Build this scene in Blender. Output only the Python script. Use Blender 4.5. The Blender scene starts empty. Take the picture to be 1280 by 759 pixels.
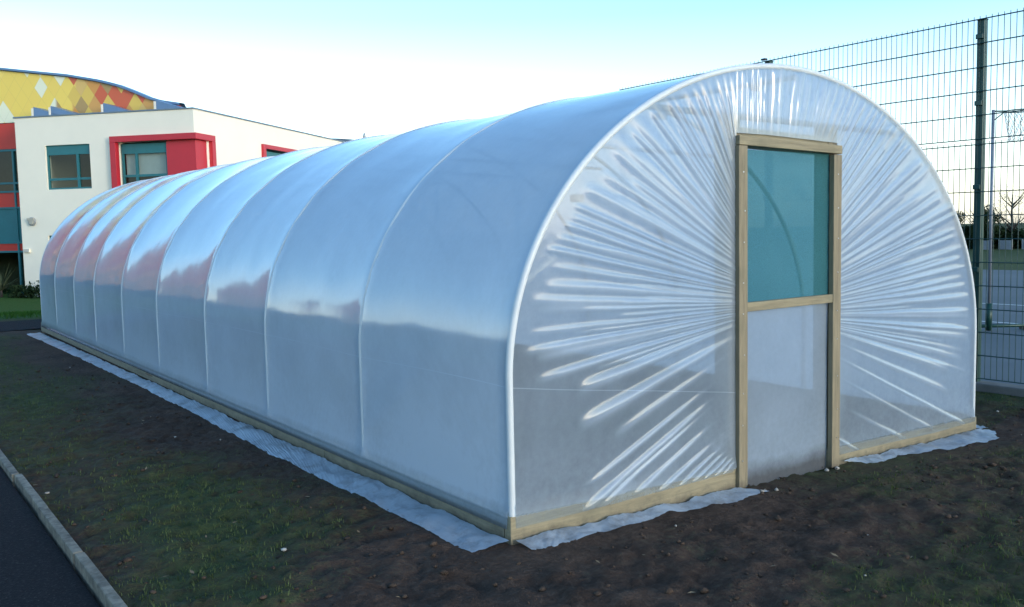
import bpy, bmesh, math, random
from mathutils import Vector, Matrix, noise
rnd = random.Random(7)
SC = bpy.context.scene
COL = SC.collection
R = math.radians

# ------------------------------------------------------------------ helpers
class MB:
    """collects geometry for one mesh object"""
    def __init__(s): s.v = []; s.f = []; s.smooth = []
    def face(s, pts, smooth=False):
        b = len(s.v); s.v += [tuple(p) for p in pts]; s.f.append(tuple(range(b, b+len(pts)))); s.smooth.append(smooth)
    def box(s, c, d, rot=None, ax=None):
        """centre c, full size d; ax = three axis vectors"""
        c = Vector(c); hx, hy, hz = d[0]/2, d[1]/2, d[2]/2
        X, Y, Z = ax if ax else (Vector((1,0,0)), Vector((0,1,0)), Vector((0,0,1)))
        if rot is not None:
            m = Matrix.Rotation(rot, 3, 'Z'); X, Y = m@X, m@Y
        b = len(s.v)
        for sx in (-1,1):
            for sy in (-1,1):
                for sz in (-1,1):
                    s.v.append(tuple(c + X*hx*sx + Y*hy*sy + Z*hz*sz))
        for q in ((0,1,3,2),(4,6,7,5),(0,4,5,1),(2,3,7,6),(0,2,6,4),(1,5,7,3)):
            s.f.append(tuple(b+i for i in q)); s.smooth.append(False)
    def grid(s, rows, smooth=True, closed=False):
        b = len(s.v); n = len(rows[0])
        for r in rows: s.v += [tuple(p) for p in r]
        for i in range(len(rows)-1):
            for j in range(n if closed else n-1):
                k = (j+1) % n
                s.f.append((b+i*n+j, b+i*n+k, b+(i+1)*n+k, b+(i+1)*n+j)); s.smooth.append(smooth)
    def tube(s, pts, rad, n=8, caps=True):
        pts = [Vector(p) for p in pts]; rows = []
        prev = None
        for i, p in enumerate(pts):
            t = (pts[min(i+1, len(pts)-1)] - pts[max(i-1, 0)]).normalized()
            if prev is None:
                a = Vector((0,0,1)) if abs(t.z) < .9 else Vector((1,0,0))
                e = t.cross(a).normalized()
            else:
                e = (prev - t*prev.dot(t)).normalized()
            prev = e; g = t.cross(e)
            rr = rad[i] if isinstance(rad, (list, tuple)) else rad
            rows.append([p + (e*math.cos(2*math.pi*k/n) + g*math.sin(2*math.pi*k/n))*rr for k in range(n)])
        b = len(s.v)
        s.grid(rows, True, True)
        if caps:
            s.f.append(tuple(b+k for k in range(n))[::-1]); s.smooth.append(False)
            e = b+(len(rows)-1)*n
            s.f.append(tuple(e+k for k in range(n))); s.smooth.append(False)
    def build(s, name, mat, parent=None, bevel=0, attr=None, recalc=True):
        me = bpy.data.meshes.new(name); me.from_pydata(s.v, [], s.f)
        me.polygons.foreach_set('use_smooth', s.smooth)
        if attr:
            for an, vals in attr.items():
                a = me.attributes.new(an, 'FLOAT', 'POINT'); a.data.foreach_set('value', vals)
        if recalc:
            bm = bmesh.new(); bm.from_mesh(me); bmesh.ops.recalc_face_normals(bm, faces=bm.faces); bm.to_mesh(me); bm.free()
        me.update()
        o = bpy.data.objects.new(name, me); COL.objects.link(o)
        if mat: me.materials.append(mat)
        if parent: o.parent = parent
        if bevel:
            m = o.modifiers.new('bevel', 'BEVEL'); m.width = bevel; m.segments = 2; m.limit_method = 'ANGLE'
        return o

def tag(o, label=None, cat=None, group=None, kind=None):
    if label: o['label'] = label
    if cat: o['category'] = cat
    if group: o['group'] = group
    if kind: o['kind'] = kind
    return o
def empty(name, loc, label, cat, group=None, rz=0):
    o = bpy.data.objects.new(name, None); COL.objects.link(o); o.location = loc; o.rotation_euler = (0,0,rz)
    o.empty_display_size = .1
    return tag(o, label, cat, group)
def copy_tree(o, parent=None):
    c = o.copy(); COL.objects.link(c)
    if parent: c.parent = parent
    for ch in list(o.children): copy_tree(ch, c)
    return c

class NT:
    def __init__(s, name):
        s.m = bpy.data.materials.new(name); s.m.use_nodes = True; s.t = s.m.node_tree; s.t.nodes.clear()
        s.out = s.t.nodes.new('ShaderNodeOutputMaterial')
    def n(s, typ, ins=None, **kw):
        x = s.t.nodes.new('ShaderNode'+typ)
        for k, v in kw.items(): setattr(x, k, v)
        for k, v in (ins or {}).items():
            if isinstance(v, bpy.types.NodeSocket): s.t.links.new(v, x.inputs[k])
            else: x.inputs[k].default_value = v
        return x
    def math(s, op, a, b=0.0, clamp=False):
        x = s.n('Math', {0: a, 1: b}, operation=op); x.use_clamp = clamp; return x.outputs[0]
    def mix(s, fac, a, b):
        x = s.n('Mix', data_type='RGBA'); 
        for i, v in ((0, fac), (6, a), (7, b)):
            if isinstance(v, bpy.types.NodeSocket): s.t.links.new(v, x.inputs[i])
            else: x.inputs[i].default_value = v
        return x.outputs[2]
    def noise(s, scale, detail=4, rough=.55, vec=None, **kw):
        x = s.n('TexNoise', {'Scale': scale, 'Detail': detail, 'Roughness': rough}, **kw)
        if vec is not None: s.t.links.new(vec, x.inputs['Vector'])
        return x
    def ramp(s, fac, stops):
        x = s.n('ValToRGB'); e = x.color_ramp.elements
        while len(e) < len(stops): e.new(.5)
        for el, (p, c) in zip(e, stops): el.position = p; el.color = c if len(c) == 4 else (*c, 1)
        s.t.links.new(fac, x.inputs[0]); return x.outputs[0]
    def coord(s, k='Object'): return s.n('TexCoord').outputs[k]
    def bump(s, h, strength=.3, dist=.01):
        return s.n('Bump', {'Height': h, 'Strength': strength, 'Distance': dist}).outputs[0]
    def surf(s, sh): s.t.links.new(sh, s.out.inputs['Surface']); return s.m
def c4(c): return (*c, 1)

def simple(name, col, rough=.6, metal=0, var=.12, scale=6, bump=0, bscale=60, spec=.5):
    t = NT(name); co = t.coord()
    nz = t.noise(scale, 5, .6, co)
    lo = tuple(max(0, x*(1-var)) for x in col); hi = tuple(min(1, x*(1+var)) for x in col)
    c = t.ramp(nz.outputs[0], [(.3, lo), (.7, hi)])
    p = t.n('BsdfPrincipled', {'Base Color': c, 'Roughness': rough, 'Metallic': metal, 'Specular IOR Level': spec})
    if bump:
        b = t.noise(bscale, 4, .6, co); t.t.links.new(t.bump(b.outputs[0], bump, .01), p.inputs['Normal'])
    return t.surf(p.outputs[0])

# ------------------------------------------------------------------ materials
M = {}
def timber(name, a, b, stretch):
    t = NT(name); co = t.coord()
    mp = t.n('Mapping', {'Vector': co, 'Scale': stretch})
    g = t.noise(9, 6, .65, mp.outputs[0], ); g.inputs['Distortion'].default_value = .6
    c = t.ramp(g.outputs[0], [(.25, a), (.55, b), (.8, tuple(x*1.25 for x in b))])
    k = t.n('TexVoronoi', {'Vector': mp.outputs[0], 'Scale': 1.1}); kk = t.math('LESS_THAN', k.outputs['Distance'], .09)
    c = t.mix(t.math('MULTIPLY', kk, .75), c, c4((.10,.055,.025)))
    st = t.noise(3.2, 4, .6, co); c = t.mix(t.math('MULTIPLY', t.n('MapRange', {'Value': st.outputs[0], 'From Min': .52, 'From Max': .75}).outputs[0], .6), c, c4((.13,.12,.075)))
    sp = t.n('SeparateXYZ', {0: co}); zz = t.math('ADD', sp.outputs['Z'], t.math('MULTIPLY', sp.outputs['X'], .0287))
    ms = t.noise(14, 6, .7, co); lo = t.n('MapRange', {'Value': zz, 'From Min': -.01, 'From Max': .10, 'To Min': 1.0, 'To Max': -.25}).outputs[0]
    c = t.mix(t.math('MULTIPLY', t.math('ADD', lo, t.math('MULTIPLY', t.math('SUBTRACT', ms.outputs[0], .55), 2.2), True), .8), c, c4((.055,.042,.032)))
    p = t.n('BsdfPrincipled', {'Base Color': c, 'Roughness': .75})
    t.t.links.new(t.bump(g.outputs[0], .5, .005), p.inputs['Normal'])
    return t.surf(p.outputs[0])
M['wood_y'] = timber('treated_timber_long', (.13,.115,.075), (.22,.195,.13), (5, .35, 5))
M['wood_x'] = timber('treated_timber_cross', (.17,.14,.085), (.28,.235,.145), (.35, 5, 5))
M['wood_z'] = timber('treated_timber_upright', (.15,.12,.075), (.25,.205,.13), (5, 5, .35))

def film(name, haze, crease=None, front=False, gloss=1.0, rough=.10, muddy=0, splash=0):
    t = NT(name); co = t.coord()
    sep = t.n('SeparateXYZ', {0: co})
    dust = t.noise(1.7, 6, .62, co)
    fine = t.noise(28, 5, .7, co)
    # condensation and splashed dirt, more of it near the ground
    cond = t.n('MapRange', {'Value': sep.outputs['Z'], 'From Min': .05, 'From Max': .5, 'To Min': .22, 'To Max': 0}).outputs[0]
    h = t.math('ADD', t.math('MULTIPLY', t.math('SUBTRACT', dust.outputs[0], .5), .35), haze)
    h = t.math('ADD', h, t.math('MULTIPLY', cond, fine.outputs[0]))
    h = t.math('ADD', h, t.math('MULTIPLY', t.math('SUBTRACT', fine.outputs[0], .5), .12))
    at = t.n('Attribute', attribute_name='gather').outputs['Fac']
    h = t.math('ADD', h, at)
    sm = t.noise(2.3, 3, .5, co); sm2 = t.n('MapRange', {'Value': sm.outputs[0], 'From Min': .66, 'From Max': .78, 'To Min': 0, 'To Max': .25}).outputs[0]
    h = t.math('ADD', h, t.math('MULTIPLY', sm2, fine.outputs[0]))
    if crease is not None:
        z0, slope = crease
        ln = t.math('ADD', t.math('SUBTRACT', sep.outputs['Z'], z0), t.math('MULTIPLY', sep.outputs['X'], slope))
        wob = t.noise(.9, 2, .5, co); ln = t.math('ADD', ln, t.math('MULTIPLY', t.math('SUBTRACT', wob.outputs[0], .5), .03))
        cr = t.math('LESS_THAN', t.math('ABSOLUTE', ln), .0024)
        side = t.math('LESS_THAN', sep.outputs['X'], 1.9)
        h = t.math('ADD', h, t.math('MULTIPLY', t.math('MULTIPLY', cr, side), .22))
    h = t.math('MINIMUM', t.math('MAXIMUM', h, .05), .97)
    tr = t.n('BsdfTransparent', {'Color': (.88,.93,.98,1)})
    df = t.n('BsdfDiffuse', {'Color': (.54,.62,.70,1)})
    tl = t.n('BsdfTranslucent', {'Color': (.70,.83,.95,1)})
    m1 = t.n('MixShader', {0: .5, 1: df.outputs[0], 2: tl.outputs[0]})
    if muddy:
        md = t.noise(5, 7, .72, co); mf = t.n('MapRange', {'Value': md.outputs[0], 'From Min': .50, 'From Max': .72}).outputs[0]
        if splash:
            sp = t.n('MapRange', {'Value': sep.outputs['Z'], 'From Min': -.02, 'From Max': splash, 'To Min': 1.1, 'To Max': -.35}).outputs[0]
            mf = t.math('ADD', sp, t.math('SUBTRACT', md.outputs[0], .5), True)
        mud = t.n('BsdfDiffuse', {'Color': (.06,.045,.034,1)})
        m1 = t.n('MixShader', {0: t.math('MULTIPLY', mf, muddy), 1: m1.outputs[0], 2: mud.outputs[0]})
    m2 = t.n('MixShader', {0: h, 1: tr.outputs[0], 2: m1.outputs[0]})
    bf = t.n('NewGeometry').outputs['Backfacing']
    fr = t.n('Fresnel', {'IOR': t.math('ADD', 1.5, t.math('MULTIPLY', bf, 1/1.5-1.5))})   # a thin sheet mirrors alike from both faces
    rip = t.noise(3.5, 3, .5, co); bp = t.bump(rip.outputs[0], .12, .02)
    gl = t.n('BsdfGlossy', {'Color': (.97,.98,1,1), 'Roughness': rough, 'Normal': bp})
    m3 = t.n('MixShader', {0: t.math('MULTIPLY', fr.outputs[0], 1.7*gloss, True), 1: m2.outputs[0], 2: gl.outputs[0]})
    return t.surf(m3.outputs[0])
M['film_side'] = film('polythene_side', .90, (.72, .0287), gloss=.58, rough=.11)
M['film_front'] = film('polythene_front', .46, (.72, .137), True, .80, .15)
M['film_skirt'] = film('polythene_skirt', .84, gloss=.3, rough=.25, muddy=.6)
M['film_door'] = film('polythene_door', .62, None, gloss=.6, muddy=.75, splash=.13)

def netting():
    t = NT('green_shade_netting'); co = t.coord()
    w = t.noise(260, 2, .5, co); v = t.noise(1.5, 3, .5, co)
    tr = t.n('BsdfTransparent', {'Color': (.55,.85,.85,1)})
    c = t.ramp(v.outputs[0], [(.3, (.07,.24,.255)), (.7, (.10,.30,.315))])
    df = t.n('BsdfDiffuse', {'Color': c}); tl = t.n('BsdfTranslucent', {'Color': (.17,.45,.48,1)})
    m1 = t.n('MixShader', {0: .5, 1: df.outputs[0], 2: tl.outputs[0]})
    f = t.n('MapRange', {'Value': w.outputs[0], 'From Min': .35, 'From Max': .65, 'To Min': .56, 'To Max': .76}).outputs[0]
    m2 = t.n('MixShader', {0: f, 1: tr.outputs[0], 2: m1.outputs[0]})
    return t.surf(m2.outputs[0])
M['netting'] = netting()
M['tape'] = simple('white_hot_spot_tape', (.60,.63,.64), .45, 0, .05)
M['galv'] = simple('galvanised_tube', (.50,.52,.54), .38, .85, .15, 20)
M['steel_dull'] = simple('dull_steel', (.22,.23,.24), .5, .5, .2, 30)
M['white_render'] = simple('white_render', (.86,.79,.655), .85, 0, .03, .7, .25, 90, .3)
M['coping'] = simple('blue_grey_coping', (.16,.22,.27), .5, .2, .1)
M['red'] = simple('red_panel', (.50,.02,.035), .42, 0, .06, 1.5)
M['scarlet'] = simple('scarlet_panel', (.60,.035,.02), .45, 0, .06, 1.5)
M['orange'] = simple('orange_panel', (.94,.32,.10), .45, 0, .08, 1.5)
M['teal'] = simple('teal_frame', (.02,.15,.17), .45, 0, .08, 3)
M['blind'] = simple('pale_blind', (.78,.80,.80), .7, 0, .04)
M['room'] = simple('dim_room', (.10,.09,.06), .9, 0, .3, 1.5)
M['green_metal'] = simple('green_coated_steel', (.006,.045,.034), .4, .1, .15, 12)
M['wire'] = simple('green_coated_wire', (.012,.055,.05), .45, .1, .1)
M['grey_metal'] = simple('grey_metal', (.35,.36,.36), .5, .4, .1)
M['lamp_glass'] = simple('dull_lens', (.42,.40,.34), .25, 0, .1)
M['concrete'] = simple('concrete', (.14,.135,.125), .9, 0, .25, 5, .5, 40)
M['edging'] = simple('weathered_edging', (.18,.155,.115), .85, 0, .65, 14, .5, 60)
M['roof_dark'] = simple('slate_grey_roof', (.10,.13,.16), .6, 0, .15, 2)
M['roof_blue'] = simple('blue_grey_sheet', (.13,.22,.36), .35, .2, .08, 2)
M['bark'] = simple('bark', (.06,.045,.035), .9, 0, .3, 12, .6, 40)
M['net_white'] = simple('white_net_cord', (.6,.62,.62), .8)
M['pole_white'] = simple('pale_steel_pole', (.20,.22,.25), .4, .2, .08)
M['knot_dark'] = simple('black_plastic', (.015,.015,.016), .5)

def glass_mat():
    t = NT('window_glass')
    gl = t.n('BsdfGlossy', {'Color': (.9,.95,.95,1), 'Roughness': .02})
    tr = t.n('BsdfTransparent', {'Color': (.55,.62,.60,1)})
    bf = t.n('NewGeometry').outputs['Backfacing']
    fr = t.n('Fresnel', {'IOR': t.math('ADD', 1.5, t.math('MULTIPLY', bf, 1/1.5-1.5))})
    m = t.n('MixShader', {0: t.math('MULTIPLY', fr.outputs[0], .8, True), 1: tr.outputs[0], 2: gl.outputs[0]})
    return t.surf(m.outputs[0])
M['glass'] = glass_mat()

def diamonds():
    """lozenge cladding: object X runs along the wall, Z is up"""
    t = NT('diamond_cladding'); co = t.coord(); sp = t.n('SeparateXYZ', {0: co})
    U = t.math('DIVIDE', sp.outputs['X'], .54); V = t.math('DIVIDE', sp.outputs['Z'], .76)
    a = t.math('ADD', U, V); b = t.math('SUBTRACT', U, V)
    fa, fb = t.math('FLOOR', a), t.math('FLOOR', b)
    cell = t.n('CombineXYZ', {0: fa, 1: fb, 2: 0.0})
    wn = t.n('TexWhiteNoise', {'Vector': cell.outputs[0]}, noise_dimensions='3D')
    # neighbouring lozenges often run together along a diagonal
    half = t.n('CombineXYZ', {0: fa, 1: t.math('FLOOR', t.math('DIVIDE', fb, 3.0)), 2: 5.0})
    wn2 = t.n('TexWhiteNoise', {'Vector': half.outputs[0]}, noise_dimensions='3D')
    r = t.math('ADD', t.math('MULTIPLY', wn.outputs['Value'], .5), t.math('MULTIPLY', wn2.outputs['Value'], .5))
    yel = t.ramp(r, [(0,(.88,.62,.12)), (.28,(.90,.66,.15)), (.30,(.82,.80,.60)), (.49,(.82,.80,.60)), (.51,(.88,.63,.12)), (1,(.90,.67,.16))])
    yel.node.color_ramp.interpolation = 'CONSTANT'
    org = t.ramp(r, [(0,(.66,.30,.07)), (.30,(.42,.27,.10)), (.42,(.74,.50,.10)), (.52,(.62,.12,.05)), (.62,(.64,.33,.09)), (.74,(.70,.45,.14)), (.86,(.66,.10,.05))])
    org.node.color_ramp.interpolation = 'CONSTANT'
    red = t.ramp(r, [(0,(.72,.16,.08)), (.35,(.76,.26,.10)), (.5,(.66,.10,.07)), (.65,(.80,.40,.14)), (.78,(.70,.14,.08))])
    red.node.color_ramp.interpolation = 'CONSTANT'
    # object X: 0 at the near right end; orange there, yellow in the middle, red on the far wing
    f1 = t.n('MapRange', {'Value': t.math('ADD', sp.outputs['X'], t.math('MULTIPLY', wn.outputs['Value'], 1.6)), 'From Min': 6.3, 'From Max': 6.4}).outputs[0]
    f2 = t.n('MapRange', {'Value': t.math('ADD', sp.outputs['X'], t.math('MULTIPLY', wn.outputs['Value'], 4.0)), 'From Min': 14.0, 'From Max': 14.1}).outputs[0]
    c = t.mix(f1, org, yel); c = t.mix(f2, c, red)
    # dark seams
    fr_a, fr_b = t.math('FRACT', a), t.math('FRACT', b)
    sa = t.math('LESS_THAN', t.math('MINIMUM', fr_a, fr_b), .03)
    c = t.mix(t.math('MULTIPLY', sa, .18), c, c4((.25,.2,.1)))
    p = t.n('BsdfPrincipled', {'Base Color': c, 'Roughness': .45})
    return t.surf(p.outputs[0])
M['diamonds'] = diamonds()

def asphalt():
    t = NT('asphalt'); co = t.coord(); nz = t.noise(70, 5, .75, co); big = t.noise(1.1, 4, .6, co)
    c = t.ramp(nz.outputs[0], [(.32, (.007,.007,.009)), (.55, (.017,.017,.019)), (.70, (.07,.07,.07))])
    c = t.mix(t.math('MULTIPLY', big.outputs[0], .5), c, c4((.012,.013,.015)))
    p = t.n('BsdfPrincipled', {'Base Color': c, 'Roughness': .9, 'Specular IOR Level': .12})
    t.t.links.new(t.bump(nz.outputs[0], .9, .012), p.inputs['Normal'])
    return t.surf(p.outputs[0])
M['asphalt'] = asphalt()
def court():
    t = NT('court_tarmac'); co = t.coord(); nz = t.noise(60, 4, .7, co); big = t.noise(.5, 4, .6, co)
    c = t.ramp(big.outputs[0], [(.3, (.055,.075,.085)), (.7, (.085,.105,.115))])
    c = t.mix(t.math('MULTIPLY', nz.outputs[0], .4), c, c4((.05,.06,.07)))
    p = t.n('BsdfPrincipled', {'Base Color': c, 'Roughness': .75})
    return t.surf(p.outputs[0])
M['court'] = court()
M['paint'] = simple('court_line_paint', (.62,.64,.62), .7, 0, .2, 8)

def soil_grass():
    t = NT('soil_and_grass'); co = t.coord()
    n1 = t.noise(2.2, 8, .68, co); n2 = t.noise(26, 6, .7, co); n3 = t.noise(9, 5, .6, co)
    soil = t.ramp(n2.outputs[0], [(.25, (.022,.013,.009)), (.5, (.062,.039,.028)), (.72, (.135,.094,.070))])
    soil2 = t.ramp(n1.outputs[0], [(.35, (.028,.016,.011)), (.65, (.095,.060,.043))])
    soil = t.mix(.5, soil, soil2)
    gr = t.ramp(n3.outputs[0], [(.3, (.022,.036,.011)), (.7, (.066,.096,.030))])
    lawn = t.ramp(n3.outputs[0], [(.3, (.030,.075,.012)), (.7, (.055,.12,.022))])
    ag = t.n('Attribute', attribute_name='grass').outputs['Fac']
    al = t.n('Attribute', attribute_name='lawn').outputs['Fac']
    f = t.math('MULTIPLY', t.n('MapRange', {'Value': t.math('ADD', ag, t.math('MULTIPLY', t.math('SUBTRACT', n2.outputs[0], .5), 1.3)), 'From Min': .33, 'From Max': .95}).outputs[0], .8)
    c = t.mix(f, soil, gr); c = t.mix(al, c, lawn)
    p = t.n('BsdfPrincipled', {'Base Color': c, 'Roughness': .95, 'Specular IOR Level': .15})
    hh = t.math('ADD', t.math('MULTIPLY', n2.outputs[0], .6), n3.outputs[0])
    t.t.links.new(t.bump(hh, .9, .03), p.inputs['Normal'])
    return t.surf(p.outputs[0])
M['ground'] = soil_grass()
def leafmat(name, a, b):
    t = NT(name); co = t.coord(); oi = t.noise(7, 2, .5, co)
    c = t.ramp(oi.outputs[0], [(.3, a), (.7, b)])
    d = t.n('BsdfDiffuse', {'Color': c}); l = t.n('BsdfTranslucent', {'Color': c})
    return t.surf(t.n('MixShader', {0: .25, 1: d.outputs[0], 2: l.outputs[0]}).outputs[0])
M['blade'] = leafmat('grass_blades', (.045,.062,.022), (.12,.15,.06))
M['lawn_blade'] = leafmat('lawn_blades', (.03,.08,.012), (.07,.15,.03))
M['evergreen'] = leafmat('dark_leaves', (.012,.025,.012), (.04,.065,.03))
M['twig'] = leafmat('bare_twigs', (.035,.03,.028), (.07,.058,.05))
M['spike'] = leafmat('spiky_leaves', (.045,.06,.03), (.12,.14,.08))
M['clod'] = simple('soil_clod', (.062,.043,.032), .95, 0, .5, 14, .6, 60, .1)
M['pebble'] = simple('pale_stone', (.34,.31,.27), .8, 0, .4, 3)
M['straw'] = simple('dead_leaf', (.20,.14,.08), .9, 0, .4, 3)

# ------------------------------------------------------------------ camera
cd = bpy.data.cameras.new('camera'); cam = bpy.data.objects.new('camera', cd); COL.objects.link(cam); SC.camera = cam
yaw, pitch, roll = R(36.3646), R(-4.7025), R(-1.2304)
fw = Vector((math.sin(yaw)*math.cos(pitch), math.cos(yaw)*math.cos(pitch), math.sin(pitch)))
rt = Vector((math.cos(yaw), -math.sin(yaw), 0)); up = rt.cross(fw)
rt, up = rt*math.cos(roll)+up*math.sin(roll), up*math.cos(roll)-rt*math.sin(roll)
mw = Matrix((( rt.x, up.x, -fw.x, -2.3673), (rt.y, up.y, -fw.y, -3.2655), (rt.z, up.z, -fw.z, 1.4313), (0,0,0,1)))
cam.matrix_world = mw
cd.sensor_width = 36; cd.lens = 36*1135.0852/1280; cd.clip_start = .05; cd.clip_end = 3000

# ------------------------------------------------------------------ ground
def sstep(a, b, x):
    t = min(1, max(0, (x-a)/(b-a))); return t*t*(3-2*t)
def patch(x, y):
    p = Vector((x*.55+3.1, y*.55-7.7, 1.3))
    v = .5 + .55*noise.fractal(p, .9, 2.1, 4) + .10*noise.noise(Vector((x*4, y*4, 2)))
    # greener band along the path and at the front right, bare earth by the tunnel
    v += .28*math.exp(-((x+1.15)/.45)**2) * (1 if y > -2 else .6) - .02
    v -= .30*math.exp(-((x+.25)/.35)**2)*sstep(-.5, .5, y)
    if y < 0: v += .22*sstep(-.7, -2.0, y) - .25*sstep(-1.3, -.1, y)
    return v
def gh(x, y):
    z = 0
    if x > 0: z -= .0287*min(x, 4.2)
    if x > 4.2: z += .085*sstep(4.3, 5.2, x) - .20*sstep(5.42, 5.6, x)
    if y > 15.5 and x < 40: z -= .5*sstep(15.5, 24, y)*(1-sstep(9, 16, x - (y-15)*.45))
    if x > 14: z -= 1.35*sstep(34, 80, math.hypot(x, y))
    if x < -1.6: z -= .06
    if 12.7 < y < 15.3 and x < 2: z -= .02
    return z
def bumps(x, y):
    near = 1 - sstep(6, 16, math.hypot(x+2, y+3))
    b = .022*noise.fractal(Vector((x*1.3, y*1.3, 0)), .8, 2.1, 4)
    if near > 0:
        n = noise.fractal(Vector((x*7, y*7, 4)), .7, 2.2, 4)
        b += near*.026*n + near*.020*abs(noise.noise(Vector((x*19, y*19, 9))))
    flat = sstep(-1.66, -1.52, x)
    if x > 5.2: flat *= .15
    inside = sstep(-.02, .1, x)*(1-sstep(4.05, 4.2, x))*sstep(0, .1, y)*(1-sstep(11.8, 12, y))
    edge = min(abs(x), 9) if -.5 < x < .05 and -.3 < y < 12 else 9
    if edge < .25: flat *= .35
    if -.35 < y < 0 and -.3 < x < 4.5: flat *= .35
    return b*flat*(1-.6*inside)
def axis(lo, hi, step, far0, far1, g=1.16):
    v = [lo]
    while v[-1] < hi: v.append(v[-1]+step)
    s = step
    while v[-1] < far1: s *= g; v.append(v[-1]+s)
    s = step; a = []
    x = lo
    while x > far0: s *= g; x -= s; a.append(x)
    return a[::-1]+v
xs = axis(-1.8, 5.6, .035, -500, 500); ys = axis(-2.9, 5.0, .035, -500, 600, 1.07)
mb = MB(); ga = []; la = []
rows = []
for y in ys:
    row = []
    for x in xs:
        row.append((x, y, gh(x, y)+bumps(x, y)))
        ga.append(max(0, min(1.2, patch(x, y))) if abs(x) < 60 and abs(y) < 60 else .5)
        l = sstep(15.3, 15.7, y) if x < 12 else 0
        if math.hypot(x, y) > 27 and x > 9: l = max(l, .45)
        if x < -4.5: l = max(l, sstep(-4.5, -4.8, x))
        la.append(l)
    rows.append(row)
mb.grid(rows); 
g = mb.build('ground', M['ground'], attr={'grass': ga, 'lawn': la}, recalc=False); tag(g, 'dark bare soil with thin green growth around the tunnel', 'ground', kind='structure')

# tarmac path in the near left corner, with its edging
mb = MB(); rows = []
for i in range(60):
    y = -4.5 + i*(17.6/59)
    rows.append([(x, y, gh(-1.5, y)-.012+.004*noise.noise(Vector((x*2, y*2, 0)))) for x in (-1.64, -2.2, -2.8, -3.4, -4.0, -4.5)])
mb.grid(rows); o = mb.build('path', M['asphalt'], recalc=False); tag(o, 'dark tarmac path along the soil', 'path', kind='structure')
mb = MB(); rows = []
for i in range(40):
    x = -14 + i*.45
    rows.append([(x, y, .012+gh(0, y)+.06*0) for y in (13.0, 13.6, 14.2, 14.9)])
mb.grid(rows); o = mb.build('path', M['asphalt'], recalc=False); tag(o, 'tarmac path crossing in front of the lawn', 'path', kind='structure')
mb = MB(); y = -4.2; L = []
while y < 12.6:
    ln = rnd.uniform(.86, .93)
    dx = rnd.uniform(-.006, .006)
    mb.box((-1.602+dx*1.4, y+ln/2, -.014+rnd.uniform(-.009, .007)), (.043, ln-.010, .09)); y += ln
o = mb.build('kerb', M['edging'], bevel=.006); tag(o, 'weathered pale edging along the dark tarmac path', 'kerb', kind='structure')

# court beyond the fence
mb = MB(); rows = []
for i in range(30):
    y = -12+i*2.2
    rows.append([(x, y, -.135) for x in (5.62, 9, 14, 20, 26)])
mb.grid(rows); o = mb.build('court', M['court'], recalc=False); tag(o, 'blue grey tarmac ball court beyond the fence', 'court', kind='structure')
mb = MB()
def strip(p, q, w, z):
    p, q = Vector((*p, z)), Vector((*q, z)); d = (q-p).normalized(); s_ = Vector((-d.y, d.x, 0))*w/2
    mb.face([p-s_, q-s_, q+s_, p+s_])
strip((19, -6), (19, 30), .08, -.131); strip((14.6, -6), (14.6, 30), .07, -.131); strip((11.6, -6), (11.6, 30), .07, -.131)
strip((11.7, 16), (25, 16), .07, -.131)
o = mb.build('court_marking', M['paint'], recalc=False); tag(o, 'faded white lines painted on the ball court', 'line', kind='structure')
mb = MB(); mb.box((5.43, 8, -.05), (.16, 40, .17)); o = mb.build('kerb', M['concrete'], bevel=.01); tag(o, 'concrete kerb under the green mesh fence', 'kerb', kind='structure')

# ------------------------------------------------------------------ grass, clods, stones
mb = MB(); cnt = 0
def blade(x, y, z, h, w, lean):
    a = rnd.uniform(0, 6.283); dx, dy = math.cos(a), math.sin(a); lx, ly = lean*math.cos(a+1.3), lean*math.sin(a+1.3)
    mb.face([(x-dx*w, y-dy*w, z-.004), (x+dx*w, y+dy*w, z-.004), (x+lx*.45+dx*w*.7, y+ly*.45+dy*w*.7, z+h*.62), (x+lx*.45-dx*w*.7, y+ly*.45-dy*w*.7, z+h*.62)])
    mb.face([(x+lx*.45-dx*w*.7, y+ly*.45-dy*w*.7, z+h*.62), (x+lx*.45+dx*w*.7, y+ly*.45+dy*w*.7, z+h*.62), (x+lx, y+ly, z+h)])
tries = 0
while cnt < 48000 and tries < 400000:
    tries += 1
    x = rnd.uniform(-1.57, 5.3); y = -3.0 + 15*rnd.random()**1.8
    if -.28 < x < 4.4 and -.25 < y: continue
    if rnd.random() > sstep(.38, .90, patch(x, y)+.12*noise.noise(Vector((x*9, y*9, 1)))): continue
    z = gh(x, y)+bumps(x, y)
    for _ in range(3):
        h = rnd.uniform(.006, .022); blade(x+rnd.gauss(0,.012), y+rnd.gauss(0,.012), z, h, rnd.uniform(.0012,.0026), h*rnd.uniform(.2,1.6)); cnt += 1
o = mb.build('grass', M['blade'], recalc=False); tag(o, 'thin short grass growing through the dark soil', 'grass', kind='stuff')
mb = MB(); cnt = 0
while cnt < 14000:
    x = rnd.uniform(-7, 4); y = rnd.uniform(15.4, 21)
    z = gh(x, y); h = rnd.uniform(.03, .09); blade(x, y, z, h, .008, h*rnd.uniform(.2,.8)); cnt += 1
o = mb.build('grass', M['lawn_blade'], recalc=False); tag(o, 'green mown lawn in front of the white building', 'lawn', kind='stuff')
ico = bmesh.new(); bmesh.ops.create_icosphere(ico, subdivisions=1, radius=1); ICV = [v.co.copy() for v in ico.verts]; ICF = [tuple(v.index for v in f.verts) for f in ico.faces]; ico.free()
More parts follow.
